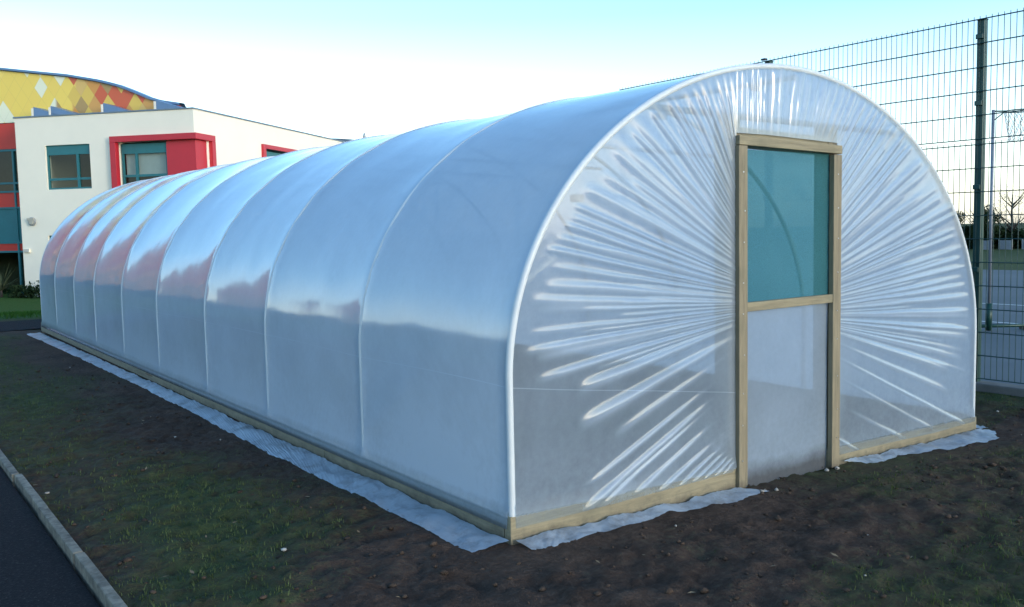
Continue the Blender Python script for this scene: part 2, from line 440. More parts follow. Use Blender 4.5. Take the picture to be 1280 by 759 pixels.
def lump(mb, c, r, sq=.6, smooth=True):
    b = len(mb.v); q = Vector((rnd.random()*9, rnd.random()*9, 0))
    sx, sy = rnd.uniform(.7,1.3), rnd.uniform(.7,1.3)
    for v in ICV:
        k = r*(1+.45*noise.noise(v*1.3+q)); mb.v.append((c[0]+v.x*k*sx, c[1]+v.y*k*sy, c[2]+v.z*k*sq))
    for f in ICF: mb.f.append(tuple(b+i for i in f)); mb.smooth.append(smooth)
def near_pt():
    while True:
        x = rnd.uniform(-1.55, 5.2); y = -2.9 + 12*rnd.random()**2
        if not (-.24 < x < 4.35 and -.2 < y): return x, y
mb = MB()
for _ in range(7000):
    x, y = near_pt()
    if rnd.random() < sstep(.5, .9, patch(x, y)): continue
    r = .003+.018*rnd.random()**4; lump(mb, (x, y, gh(x,y)+bumps(x,y)+r*.15), r)
for _ in range(70):   # crumbs trodden in at the doorway
    x, y = rnd.uniform(1.55, 2.45), rnd.uniform(-.25, .06); r = .003+.010*rnd.random()**3
    lump(mb, (x, y, gh(x,y)+.012), r)
o = mb.build('soil_clods', M['clod'], recalc=False); tag(o, 'loose crumbs of dark soil lying on the bare earth', 'soil', kind='stuff')
mb = MB()
for _ in range(55):
    x, y = near_pt(); r = .004+.009*rnd.random()**3; lump(mb, (x, y, gh(x,y)+bumps(x,y)+r*.3), r, .7)
for x, y in ((1.62,-.13),(1.66,-.12),(1.72,-.15),(2.36,-.03),(2.42,-.06),(2.33,-.05),(4.6,.55),(4.66,.5)):
    lump(mb, (x, y, gh(x,y)+bumps(x,y)+.008), rnd.uniform(.010,.016), .7)
o = mb.build('gravel', M['pebble'], recalc=False); tag(o, 'small pale stones scattered over the soil', 'stones', kind='stuff')
mb = MB()
for _ in range(170):
    x, y = near_pt(); z = gh(x,y)+bumps(x,y)+.006; a = rnd.uniform(0, 6.28); l = rnd.uniform(.008,.022); w = l*rnd.uniform(.25,.5)
    ca, sa = math.cos(a), math.sin(a)
    mb.face([(x-ca*l, y-sa*l, z), (x+sa*w, y-ca*w, z+.004), (x+ca*l, y+sa*l, z+rnd.uniform(0,.01)), (x-sa*w, y+ca*w, z+.003)])
o = mb.build('leaf_litter', M['straw'], recalc=False); tag(o, 'dead leaves and straw scraps on the soil', 'litter', kind='stuff')

# ------------------------------------------------------------------ polytunnel
W, H, H0, EXP, SL = 4.18, 2.375, .745, 1.96, -.0287
HOOPS = [0, 1.44, 2.89, 4.21, 5.62, 6.94, 8.25, 9.38, 10.66, 11.84]
tun = empty('polytunnel', (W/2, 0, 0), 'long arched polytunnel covered in shiny clear polythene on bare soil', 'polytunnel')
INV = Matrix.Translation((-W/2, 0, 0))
def tb(mb, name, mat, parent=tun, bevel=0, attr=None, recalc=True):
    o = mb.build(name, mat, parent, bevel, attr, recalc); o.matrix_parent_inverse = INV
    # keep object coordinates = world coordinates for the film materials
    return o
def arch(t):
    """t in [0,1] round the hoop by roughly equal length -> x, z, outward normal"""
    ell = 5.85; leg = H0; tot = 2*leg+ell; d = t*tot
    if d < leg: return 0, d, (-1, 0)
    if d > tot-leg: return W, tot-d, (1, 0)
    a = math.pi*(1-(d-leg)/ell); ca, sa = math.cos(a), math.sin(a)
    x = W/2+W/2*math.copysign(abs(ca)**(2/EXP), ca); z = H0+(H-H0)*abs(sa)**(2/EXP)
    n = Vector((ca/(W/2), sa/(H-H0))).normalized()
    return x, z, (n.x, n.y)
def sh(x, y, z): return (x, y, z+SL*x+.004*y)
# hoops
for i, y in enumerate(HOOPS):
    mb = MB(); pts = []
    off = .005 if i else .006
    r = .0175
    for k in range(97):
        x, z, n = arch(.004+.992*k/96); d = off - r
        pts.append(sh(x+n[0]*d, y, max(.03, z+n[1]*d)))
    mb.tube(pts, r, 10); tb(mb, 'hoop', M['tape'])
# side cover
NP = 120; mb = MB(); rows = []; ga = []
def wobble(x, y, z): return .004*noise.noise(Vector((x*1.5, y*1.9, z*1.5)))+.0018*noise.noise(Vector((x*6, y*5, z*3)))
ts = [0]
for k in range(NP+1):
    col = []
    t = k/NP
    x, z, n = arch(t)
    for i in range(9):
        nn = 18 if i < 4 else 12
        for j in range(nn + (1 if i == 8 else 0)):
            v = j/nn; y = HOOPS[i]+(HOOPS[i+1]-HOOPS[i])*v
            crown = sstep(.5, 1.4, z)
            amp = (.025-(.014 if i == 0 else .003)*crown)*sstep(.10, .45, z)*(HOOPS[i+1]-HOOPS[i])/1.4
            s = -amp*(4*v*(1-v))**.8
            s += wobble(x, y, z)*sstep(.1, .4, z)*min(1, 6*v*(1-v)+.05)
            # diagonal drag wrinkles springing from the hoops
            s += .0022*math.sin(z*26+y*9+3*noise.noise(Vector((y, z*2, 3))))*math.exp(-v*7)*crown
            xo = 0
            if z < .22: xo = -.0175*(1-sstep(.09, .22, z))*(1 if x < W/2 else -1)
            zz = max(z, .07)
            col.append(sh(x+n[0]*s+xo, y, zz+n[1]*s)); ga.append(-.35 if z < .13 else 0)
    rows.append(col)
mb.grid(rows); tb(mb, 'side_cover', M['film_side'], attr={'gather': ga}, recalc=False)
# ground skirts of the cover
def skirt(pts_in, pts_out, n_across=12):
    mb = MB(); rows = []
    N = 420 if abs(pts_in[0][1]-pts_in[-1][1]) > 5 else 120
    def samp(P, t):
        f = t*(len(P)-1); i = min(int(f), len(P)-2); return Vector(P[i]).lerp(Vector(P[i+1]), f-i)
    for a in range(N+1):
        t = a/N; p, q = samp(pts_in, t), samp(pts_out, t); row = []
        q = q + (q-p).normalized()*(.03*noise.noise(Vector((t*26, p.x, 5)))+.007*noise.noise(Vector((t*90, p.x, 8))))
        for b in range(n_across):
            s = b/(n_across-1); c = p.lerp(q, s)
            z = max(gh(c.x, c.y)+bumps(c.x, c.y), gh(c.x,c.y)-.01)+.010+.011*noise.noise(Vector((c.x*6, c.y*3, 2)))+.004*noise.fractal(Vector((c.x*17, c.y*17, 2)), .8, 2, 3)+.018*(1-s)-.005*s
            row.append((c.x, c.y, z))
        rows.append(row)
    mb.grid(rows); return tb(mb, 'skirt', M['film_skirt'], recalc=False)
skirt([(-.03,-.03), (-.03,4), (-.03,8), (-.03,11.9)], [(-.20,.02), (-.20,1.2), (-.205,2.3), (-.17,3.9), (-.15,5.5), (-.15,7.0), (-.16,9), (-.19,12.05)], 12)
skirt([(0,-.04), (.5,-.04), (1.0,-.04), (1.55,-.04)], [(.02,-.13), (.16,-.145), (.53,-.125), (.94,-.10), (1.31,-.15), (1.66,-.14)])
skirt([(2.52,-.04), (3.2,-.04), (4.2,-.04)], [(2.6,-.05), (2.72,-.13), (3.05,-.10), (3.4,-.18), (3.75,-.20), (4.1,-.22), (4.33,-.08)])
skirt([(W+.03,-.03), (W+.03,11.9)], [(W+.2,-.02), (W+.16,4), (W+.18,8), (W+.19,11.9)])
# base rails
def rail(p, q, h, th, mat):
    p, q = Vector(p), Vector(q); d = (q-p).normalized(); n = Vector((d.y, -d.x, 0)); mb = MB(); L = (q-p).length
    mb.box(((p+q)/2)+Vector((0,0,h/2)), (L, th, h), ax=(d, n, Vector((0,0,1)))); return tb(mb, 'base_rail', mat, bevel=.004)
for x in (.012, W-.012):
    yy = [.031, 1.95, 4.4, 6.9, 9.4, 11.9]
    for a, b in zip(yy[:-1], yy[1:]):
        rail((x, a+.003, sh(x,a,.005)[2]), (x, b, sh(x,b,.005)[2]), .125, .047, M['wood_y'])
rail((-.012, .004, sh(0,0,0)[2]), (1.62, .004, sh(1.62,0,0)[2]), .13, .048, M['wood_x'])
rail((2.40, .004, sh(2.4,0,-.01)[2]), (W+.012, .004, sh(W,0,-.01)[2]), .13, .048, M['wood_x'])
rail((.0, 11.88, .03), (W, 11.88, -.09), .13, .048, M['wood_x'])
# door frame
def post(x0, x1, z0, z1, y0, y1, name='door_post', mat='wood_z'):
    mb = MB(); mb.box(((x0+x1)/2, (y0+y1)/2, (z0+z1)/2), (x1-x0, y1-y0, z1-z0)); return tb(mb, name, M[mat], bevel=.003)
post(1.535, 1.606, -.02, 1.852, -.045, -.012, 'door_batten'); post(2.392, 2.470, -.06, 1.828, -.045, -.012, 'door_batten')
post(1.50, 1.600, -.05, 2.02, .002, .10); post(2.398, 2.49, -.08, 2.00, .002, .10)
def beam(x0, z0, x1, z1, h, y0, y1, name):
    mb = MB(); p, q = Vector((x0, (y0+y1)/2, z0)), Vector((x1, (y0+y1)/2, z1)); d = (q-p).normalized(); up_ = Vector((-d.z, 0, d.x))
    mb.box((p+q)/2, ((q-p).length, y1-y0, h), ax=(d, Vector((0,1,0)), up_)); return tb(mb, name, M['wood_x'], bevel=.003)
beam(1.536, 1.880, 2.469, 1.858, .05, -.048, -.011, 'door_header')
beam(1.60, 1.905, 2.398, 1.885, .10, .004, .09, 'door_header')
door = bpy.data.objects.new('door', None); COL.objects.link(door); door.parent = tun; door.matrix_parent_inverse = INV
def dpart(mb, name, mat, **kw):
    o = mb.build(name, mat, door, **kw); return o
mb = MB(); mb.box((2.0, -.026, .975), (.784, .032, .05)); dpart(mb, 'mid_rail', M['wood_x'], bevel=.003)
mb = MB()
rows = [[(1.600+.798*i/24, -.006+.003*noise.noise(Vector((i*.3, k*.3, 0))), .985+.85*k/24) for i in range(25)] for k in range(25)]
mb.grid(rows); dpart(mb, 'shade_netting', M['netting'], recalc=False)
mb = MB(); rows = []; ga = []
for k in range(31):
    for i in range(25): ga.append(.0)
    rows.append([(1.603+.792*i/24, -.003+.004*noise.noise(Vector((i*.12, k*.12, 7))), -.07+1.02*k/30) for i in range(25)])
mb.grid(rows); dpart(mb, 'lower_panel', M['film_door'], attr={'gather': ga}, recalc=False)
for nm, x0 in (('door_batten', 1.57), ('door_batten.001', 2.431)):
    for k in range(9):
        mb = MB(); mb.box((x0+rnd.uniform(-.012,.012), -.046, .12+.2*k+rnd.uniform(-.03,.03)), (.007, .004, .007)); mb.build('nail_head', M['galv'], bpy.data.objects[nm])
# inner steelwork
def tubepart(name, pts, r, mat='galv'):
    mb = MB(); mb.tube(pts, r, 8); return tb(mb, name, M[mat])
tubepart('crop_bar', [(1.0,.10,2.04), (3.40,.10,2.0)], .017, 'steel_dull')
for i in range(9):
    a, b = HOOPS[i], HOOPS[i+1]
    tubepart('ridge_bar', [(W/2, a, 2.26+.004*a), (W/2, b, 2.26+.004*b)], .015)
tubepart('diagonal_brace', [(.05, 1.36, .31), (.14, .42, .99), (.34, .06, 1.30)], .014, 'tape')
for i in range(1, 9):
    y = HOOPS[i]; tubepart('crop_bar', [(1.08, y, 2.00+.004*y), (3.2, y, 1.94+.004*y)], .013)
for x, z in ((.45, 1.60), (1.02, 2.02), (1.78, 2.22)):
    mb = MB(); mb.box((x+.03, .06, z-.03), (.05, .05, .035)); tb(mb, 'hoop_bracket', M['steel_dull'], bevel=.004)
for x in (1.80,):
    mb = MB(); mb.box((x, 0, 2.385+SL*x-.001), (.025, .03, .010)); tb(mb, 'hoop_bolt', M['knot_dark'], bevel=.003)

# gathered end covers
def polyline(P, s):
    tot = 0; seg = []
    for a, b in zip(P[:-1], P[1:]):
        l = (Vector(b)-Vector(a)).length; seg.append(l); tot += l
    d = s*tot
    for (a, b), l in zip(zip(P[:-1], P[1:]), seg):
        if d <= l or l == seg[-1] and (b is P[-1]): return Vector(a).lerp(Vector(b), min(1, d/max(l,1e-6)))
        d -= l
    return Vector(P[-1])
def arch_z(z, right=False):
    lo, hi = 0.0, .5
    for _ in range(40):
        m = (lo+hi)/2
        if arch(m)[1] < z: lo = m
        else: hi = m
    return 1-lo if right else lo
def arch_x(x):
    lo, hi = 0.0, 1.0
    for _ in range(50):
        m = (lo+hi)/2
        if arch(m)[0] < x: lo = m
        else: hi = m
    return lo
# pairs: (point on door frame) <-> (point on outer edge), walked from the left door foot over the top to the right foot
def O(t):
    x, z, n = arch(t); i = .012
    return (x-n[0]*i, sh(x, 0, z-n[1]*i)[2])
XL, XR = 1.545, 2.462
pairs = [((XL,.10),(1.50,.07)), ((XL,.30),(1.05,.07)), ((XL,.55),(.55,.07)), ((XL,.72),(.015,.075)), ((XL,.86),O(arch_z(.50))), ((XL,.95),O(arch_z(.90))),
         ((XL,1.06),O(arch_z(1.30))), ((XL,1.16),O(arch_z(1.62))), ((XL,1.36),O(arch_x(.85))), ((XL,1.60),O(arch_x(1.2))), ((XL,1.92),O(arch_x(1.55))),
         ((1.80,1.92),O(arch_x(1.82))), ((2.15,1.91),O(arch_x(2.28))), ((XR,1.90),O(arch_x(2.68))),
         ((XR,1.60),O(arch_x(3.0))), ((XR,1.34),O(arch_x(3.35))), ((XR,1.12),O(arch_z(1.62,True))), ((XR,.98),O(arch_z(1.25,True))), ((XR,.86),O(arch_z(.85,True))),
         ((XR,.77),O(arch_z(.45,True))), ((XR,.66),(W-.015,-.03)), ((XR,.48),(3.6,-.03)), ((XR,.22),(3.0,-.01)), ((XR,.04),(2.50,.0))]
NPAIR = len(pairs)-1
def front_pt(u):
    f = u*NPAIR; i = min(int(f), NPAIR-1); k = f-i
    # smooth along the arch where neighbours lie on it
    a = Vector(pairs[i][0]).lerp(Vector(pairs[i+1][0]), k); b = Vector(pairs[i][1]).lerp(Vector(pairs[i+1][1]), k)
    if b.y > .3:   # push the chord out onto the true arch
        zz = b.y-SL*b.x
        if zz > H0:
            c = Vector(((b.x-W/2)/(W/2-.012), (zz-H0)/(H-H0-.012))); r = (abs(c.x)**EXP+abs(c.y)**EXP)**(1/EXP)
            bx = W/2+(b.x-W/2)/r; bz = H0+(zz-H0)/r; b = Vector((bx, bz+SL*bx))
        else: b.x = .012 if b.x < W/2 else W-.012
    return a, b
fr = random.Random(21)
folds = []
def add(u, w, a, s0, s1): folds.append((u, w, a, s0, s1))
def region(p0, p1, n, amp, w, s1lo=.86, s1hi=.965):
    for i in range(n):
        u = (p0 + (p1-p0)*(i+.5+fr.uniform(-.28,.28))/n)/NPAIR
        add(u, w*(p1-p0)/n/NPAIR*fr.uniform(.7,1.25), amp*fr.uniform(.45,1.25), fr.uniform(-.1,.02), fr.uniform(s1lo,s1hi))
region(4.5, 7.4, 15, .0072, .27, .88, .965)
region(7.4, 10.0, 14, .0058, .27, .95, 1.02)
region(10.0, 13.0, 20, .0055, .25, .93, 1.02)
region(13.0, 16.2, 17, .0058, .27, .94, 1.02)
region(16.2, 18.9, 14, .0070, .27, .88, .96)
# fine pleats close to the frame
region(4.3, 10.0, 50, .0040, .26, .35, .97); region(10.0, 13.0, 36, .0035, .26, .4, .99); region(13.0, 19.2, 50, .0040, .26, .35, .97)
# long slack folds in the lower halves
for u, w, a, s0, s1 in ((4.22,.10,.014,.0,.74), (3.70,.11,.016,.02,.74), (3.22,.08,.006,.1,.60), (2.66,.075,.008,.2,.80), (2.22,.085,.010,.22,1.0), (2.04,.06,.008,.3,1.0), (1.62,.06,.007,.30,.95), (1.20,.055,.007,.35,1.0),
                        (.92,.045,.006,.35,1.0), (.70,.04,.005,.3,1.0), (.50,.035,.005,.3,1.0), (.33,.03,.004,.2,1.0), (.18,.022,.004,.1,1.0),
                        (19.12,.10,.013,.02,.78), (19.62,.075,.008,.05,.78), (20.25,.055,.007,.03,1.0), (20.9,.05,.004,.1,.95), (21.6,.05,.004,.2,1.0), (22.6,.05,.005,.0,1.0)):
    add(u/NPAIR, w/NPAIR*1.0, a, s0, s1)
def fold_profile(s, s0, s1):
    if s > s1: return 0
    e = min(1, max(0, (s1-s)/.22)); e = math.sqrt(max(0, 1-(1-e)**2))
    b = sstep(s0-.12, s0+.22, s)
    return e*b*(.25+.75*min(1, s/.5))
NU, NS = 1500, 64
folds.sort()
mb = MB(); rows = []; ga = []
fu = [f[0] for f in folds]
for i in range(NU+1):
    u = i/NU; a, b = front_pt(u); act = [f for f in folds if abs(f[0]-u) < f[1]*3.2]
    row = []
    for j in range(NS+1):
        s = (j/NS)**1.15
        p = a.lerp(b, s); y = -.012; g_ = 0
        # base shape: door side stands a little proud, the rest is nearly taut
        y += -.006*(1-s)
        for (fu_, fw_, fa_, s0, s1) in act:
            uw = u + .0009*noise.noise(Vector((s*3, fu_*90, 0)))
            q = ((uw-fu_)/fw_)**2
            pr = fold_profile(s, s0, s1)*math.exp(-q)
            y -= fa_*pr; g_ += .42*pr*min(1, fa_/.0065)
        y -= .006*noise.noise(Vector((p.x*1.8, p.y*1.8, 6)))*min(1, 4*s*(1-s))
        g_ = min(g_, .45) + .16*max(0, 1-s/.16)
        if p.y-SL*p.x < .13: g_ -= .30
        if p.y < .24: y -= .013*(1-sstep(.09, .22, p.y-SL*p.x))
        row.append((p.x, y, p.y)); ga.append(g_)
    rows.append(row)
mb.grid(rows); tb(mb, 'front_cover', M['film_front'], attr={'gather': ga}, recalc=False)
# rear cover, seen only through the film
mb = MB(); rows = []
for k in range(65):
    x, z, n = arch(k/64); rows.append([sh(W/2+(x-W/2)*s, 11.85, .1+(z-.1)*s) for s in (0, .25, .5, .75, .995)])
mb.grid(rows); tb(mb, 'rear_cover', M['film_side'], recalc=False)

# ------------------------------------------------------------------ fence on the right
FX = 5.405
fence = empty('fence', (FX, .62, -.0), 'tall green wire mesh fence with box posts beside the polytunnel', 'fence')
fposts = [.62+2.18*k for k in range(-2, 10)]
def fpart(mb, name, mat, dz=0, **kw): o = mb.build(name, mat, fence, **kw); o.matrix_parent_inverse = Matrix.Translation((-FX, -.62, 0)); o.location.z = dz; return o
fdrop = lambda y: -.022*max(0, y-2.8)    # the fence steps down gently with the ground further back
for y in fposts:
    mb = MB(); mb.box((FX+.045, y, 1.525), (.06, .062, 3.12)); mb.box((FX+.045, y, 3.091), (.066, .068, .012)); 
    for z in (.3, 1.0, 1.7, 2.4, 2.95): mb.box((FX-.004, y, z), (.016, .06, .04))
    fpart(mb, 'post', M['green_metal'], fdrop(y), bevel=.004)
for y0, y1 in zip(fposts[:-1], fposts[1:]):
    for za, zb in ((.07, 2.055), (2.10, 3.09)):
        mb = MB(); far = y0 > 6
        k = int(round((y1-y0)/.05)); 
        for i in range(k+1):
            y = y0+(y1-y0)*i/k; mb.tube([(FX, y, za-.0), (FX, y, zb+.025)], .0031, 4, False)
        z = za+.01; nz = int(round((zb-za)/.2))
        for i in range(nz+1):
            z = za+(zb-za)*i/nz
            for dx in (-.006, .006): mb.tube([(FX+dx, y0, z), (FX+dx, y1, z)], .0040, 4, False)
        fpart(mb, 'mesh_panel', M['wire'], fdrop(y0), recalc=False)

# ------------------------------------------------------------------ netball post on the court
nb = empty('netball_post', (10.52, 2.97, -.13), 'pale netball post with ring and white net behind the green fence', 'netball post')
vd = Vector((.79, -.61, 0))   # ring side
def npart(mb, name, mat, parent=nb, **kw): return mb.build(name, mat, parent, **kw)
mb = MB(); mb.tube([(0,0,.3), (0,0,3.05)], .021, 10); npart(mb, 'pole', M['pole_white'])
mb = MB(); mb.tube([(0,0,.0), (0,0,.38)], .045, 10); npart(mb, 'sleeve', M['green_metal'])
mb = MB(); 
mb.tube([vd*-.55+Vector((0,0,.06)), vd*.95+Vector((0,0,.06))], .025, 8); sd = Vector((-vd.y, vd.x, 0))
mb.tube([vd*.93-sd*.35+Vector((0,0,.06)), vd*.93+sd*.35+Vector((0,0,.06))], .025, 8)
mb.tube([vd*-.53-sd*.35+Vector((0,0,.06)), vd*-.53+sd*.35+Vector((0,0,.06))], .025, 8); npart(mb, 'base_frame', M['green_metal'])
mb = MB(); mb.box(vd*.75+Vector((0,0,.02)), (.5, .3, .06), rot=math.atan2(vd.y, vd.x)); npart(mb, 'counterweight', M['knot_dark'], bevel=.01)
rc = vd*.36+Vector((0,0,3.03)); mb = MB()
mb.tube([rc+Vector((math.cos(a)*.19, math.sin(a)*.19, 0)) for a in [2*math.pi*k/28 for k in range(29)]], .009, 6, False)
mb.tube([(0,0,3.03), vd*.17+Vector((0,0,3.03))], .012, 6); mb.tube([(0,0,2.9), vd*.17+Vector((0,0,3.03))], .008, 6); npart(mb, 'ring', M['wire'])
mb = MB()
def netp(a, h): r = .19-.07*h; return rc+Vector((math.cos(a)*r, math.sin(a)*r, -.42*h))
for k in range(12):
    for sg in (1, -1):
        mb.tube([netp(2*math.pi*k/12+sg*1.2*h/6, h/6) for h in range(7)], .004, 4, False)
npart(mb, 'net', M['net_white'])

# ------------------------------------------------------------------ white school building
cor = Vector((7.3056, 27.42, 0)); Lv = Vector((-.658, .753, 0)).normalized(); Rv = Vector((-Lv.y, Lv.x, 0))*-1
if Rv.x < 0: Rv = -Rv
def BP(u, v, z): return cor + Lv*u + Rv*v + Vector((0,0,z))    # u along left face, v into the building, z up
ZT, ZB = 5.61, -.7
bld = empty('school_building', tuple(BP(0,0,-.5)), 'white rendered two storey block with red framed corner window and flat roof', 'building')
BINV = Matrix.Translation(-BP(0,0,-.5))
def bpart(mb, name, mat, parent=None, **kw):
    o = mb.build(name, mat, parent or bld, **kw)
    if parent is None: o.matrix_parent_inverse = BINV
    return o
AX = (Lv, Rv, Vector((0,0,1)))
def bbox(mb, u0, u1, v0, v1, z0, z1): mb.box(BP((u0+u1)/2, (v0+v1)/2, (z0+z1)/2), (u1-u0, v1-v0, z1-z0), ax=AX)
# outer wall with real openings
def wall_grid(us, zs, holes, place, thick):
    mb = MB()
    for i in range(len(us)-1):
        for k in range(len(zs)-1):
            uc, zc = (us[i]+us[i+1])/2, (zs[k]+zs[k+1])/2
            if any(h[0] < uc < h[1] and h[2] < zc < h[3] for h in holes): continue
            place(mb, us[i], us[i+1], zs[k], zs[k+1])
    return mb
UL = 6.87
wA = (3.97, 5.73, 3.12, 4.63); wBox = (.0, 2.9, 3.09, 4.62); wBx = (.0, .75, 3.09, 4.62); wB = (4.05, 5.82, -.2, 1.54)
wl = (4.82, 8.1, 3.2, 4.69); wlow = (4.8, 8.1, -.2, 1.5)
holesL = [wA, (-1, 2.9, 3.09, 4.62), wB]; holesR = [(-1, .75, 3.09, 4.62), wl, wlow]
usL = sorted({.0, .001, UL, *[x for h in holesL for x in h[:2] if 0 < x < UL]}); zsL = sorted({ZB, ZT, *[z for h in holesL for z in h[2:]]})
mb = wall_grid([u for u in usL if u != .001], zsL, holesL, lambda m, a, b, c, d: bbox(m, a, b, .0, .28, c, d), .28)
bm_l = bpart(mb, 'wall', M['white_render'])
vs = sorted(set([.28, 12.66]+[x for h in holesR for x in h[:2] if x > .28]))
zsR = sorted(set([ZB, ZT]+[z for h in holesR for z in h[2:]]))
mb = wall_grid(vs, zsR, holesR, lambda m, a, b, c, d: bbox(m, .0, .28, a, b, c, d), .28)
bpart(mb, 'wall', M['white_render'])
mb = MB(); bbox(mb, UL-.28, UL, .28, 12.66, ZB, ZT); bbox(mb, 0.28, UL-.28, 12.38, 12.66, ZB, ZT); bpart(mb, 'wall', M['white_render'])
mb = MB(); bbox(mb, .28, UL-.28, .28, 12.38, 5.25, 5.40); bpart(mb, 'roof', M['roof_dark'])
mb = MB(); bbox(mb, .28, UL-.28, .28, 12.38, 2.1, 2.35); bbox(mb, 2.6, UL-.28, 2.9, 3.0, 2.36, 5.24); bbox(mb, 2.5, 2.6, 2.9, 12.3, 2.36, 5.24); bpart(mb, 'interior', M['room'])
mb = MB(); bbox(mb, -.035, UL+.035, -.035, .30, ZT, ZT+.05); bbox(mb, -.035, .30, .302, 12.7, ZT, ZT+.05); bbox(mb, UL-.3, UL+.035, .302, 12.7, ZT, ZT+.05); bpart(mb, 'coping', M['coping'], bevel=.008)
# windows: frame thing-part with pane sub-part
def lwin(u0, u1, z0, z1, v, bars_u=(), bars_z=(), band=0, blind=False, fw_=.06):
    mb = MB(); d0, d1 = v, v+.07
    bbox(mb, u0, u0+fw_, d0, d1, z0, z1); bbox(mb, u1-fw_, u1, d0, d1, z0, z1)
    bbox(mb, u0+fw_, u1-fw_, d0, d1, z0, z0+fw_); bbox(mb, u0+fw_, u1-fw_, d0, d1, z1-max(fw_, band), z1)
    for b in bars_u: bbox(mb, b-.045, b+.045, d0+.004, d1-.004, z0+fw_, z1-max(fw_, band))
    for b in bars_z: bbox(mb, u0+fw_, u1-fw_, d0+.006, d1-.006, b-.04, b+.04)
    f = bpart(mb, 'window', M['teal'])
    mb = MB(); mb.face([BP(u0+.02, v+.045, z0+.02), BP(u1-.02, v+.045, z0+.02), BP(u1-.02, v+.045, z1-.02), BP(u0+.02, v+.045, z1-.02)])
    p = mb.build('pane', M['glass'], f)
    if blind:
        mb = MB(); bbox(mb, u0+.05, u1-.05, v+.16, v+.17, z0+blind, z1-.05); mb.build('blind', M['blind'], f)
    return f
def rwin(v0, v1, z0, z1, u, bars_v=(), bars_z=(), fw_=.06):
    mb = MB(); d0, d1 = u, u+.07
    bbox(mb, d0, d1, v0, v0+fw_, z0, z1); bbox(mb, d0, d1, v1-fw_, v1, z0, z1)
    bbox(mb, d0, d1, v0+fw_, v1-fw_, z0, z0+fw_); bbox(mb, d0, d1, v0+fw_, v1-fw_, z1-.2, z1)
    for b in bars_v: bbox(mb, d0+.004, d1-.004, b-.04, b+.04, z0+fw_, z1-.2)
    for b in bars_z: bbox(mb, d0+.006, d1-.006, v0+fw_, v1-fw_, b-.035, b+.035)
    f = bpart(mb, 'window', M['teal'])
    mb = MB(); mb.face([BP(u+.045, v0+.02, z0+.02), BP(u+.045, v1-.02, z0+.02), BP(u+.045, v1-.02, z1-.02), BP(u+.045, v0+.02, z1-.02)])
    mb.build('pane', M['glass'], f); return f
lwin(wA[0], wA[1], wA[2], wA[3], .08, (4.53,), (3.47,), .33)
lwin(wB[0], wB[1], wB[2], wB[3], .08, (4.6,), (.3,), .3)
lwin(1.12, 2.84, 3.15, 4.57, .14, (2.30,), (3.50,), .33, blind=.40)
rwin(wl[0]+.08, wl[1]-.08, wl[2]+.06, wl[3]-.06, .12, (5.9, 7.0), (3.6,))
rwin(wlow[0], wlow[1], wlow[2], wlow[3], .12, (5.9, 7.0), ())
# red projecting surround wrapping the corner
mb = MB(); T = .20; pr = .14
bbox(mb, -pr, 3.10, -pr, .06, 4.62, 4.62+T); bbox(mb, -pr, 3.10, -pr, .06, 3.09-T, 3.09); bbox(mb, 2.88, 3.10, -pr, .06, 3.09, 4.62)
bbox(mb, -pr, .06, .06, 1.10, 4.62, 4.62+T); bbox(mb, -pr, .06, .06, 1.10, 3.09-T, 3.09); bbox(mb, -pr, .06, .88, 1.10, 3.09, 4.62)
bpart(mb, 'window_surround', M['red'], bevel=.01)
mb = MB(); bbox(mb, .02, 1.10, .08, .26, 3.09, 4.62); bbox(mb, .02, .26, .26, .90, 3.09, 4.62); bpart(mb, 'corner_panel', M['red'])
mb = MB(); bbox(mb, -.10, .10, wl[0]-.22, wl[0], wl[2]-.2, wl[3]+.16); bbox(mb, -.10, .10, wl[1], wl[1]+.22, wl[2]-.2, wl[3]+.16); bbox(mb, -.10, .10, wl[0], wl[1], wl[3], wl[3]+.16); bbox(mb, -.10, .10, wl[0], wl[1], wl[2]-.2, wl[2]); bpart(mb, 'window_surround', M['red'], bevel=.01)
# roof lights along the roof edge (each a wedge with a white upstand)
for k, u in enumerate((7.0, 5.8, 3.72, 1.68)):
    u = min(u, 6.5)
    rlt = empty('roof_light', tuple(BP(u, .75, ZT)), ['sloping roof light at the far left end of the white roof edge', 'second sloping roof light from the left end of the white roof', 'sloping roof light below the orange diamonds on the white roof', 'sloping blue roof light nearest the corner of the white roof'][k], 'roof light', 'roof lights along the white flat roof')
    ri = Matrix.Translation(-BP(u, .75, ZT))
    mb = MB(); A = [BP(u, v, 6.05) for v in (.5, 1.1)]; B = [BP(u, v, 5.41) for v in (.5, 1.1)]; D = [BP(u-1.1, v, 5.70) for v in (.5, 1.1)]; E_ = [BP(u-1.1, v, 5.41) for v in (.5, 1.1)]
    for q in ((A[0],A[1],D[1],D[0]), (D[0],D[1],E_[1],E_[0]), (A[0],D[0],E_[0],B[0]), (A[1],B[1],E_[1],D[1]), (A[0],B[0],B[1],A[1])): mb.face(q)
    o = mb.build('sheet', M['roof_blue'], rlt); o.matrix_parent_inverse = ri
    mb = MB(); bbox(mb, u+.003, u+.075, .48, 1.12, 5.405, 6.0); o = mb.build('upstand', M['white_render'], rlt); o.matrix_parent_inverse = ri
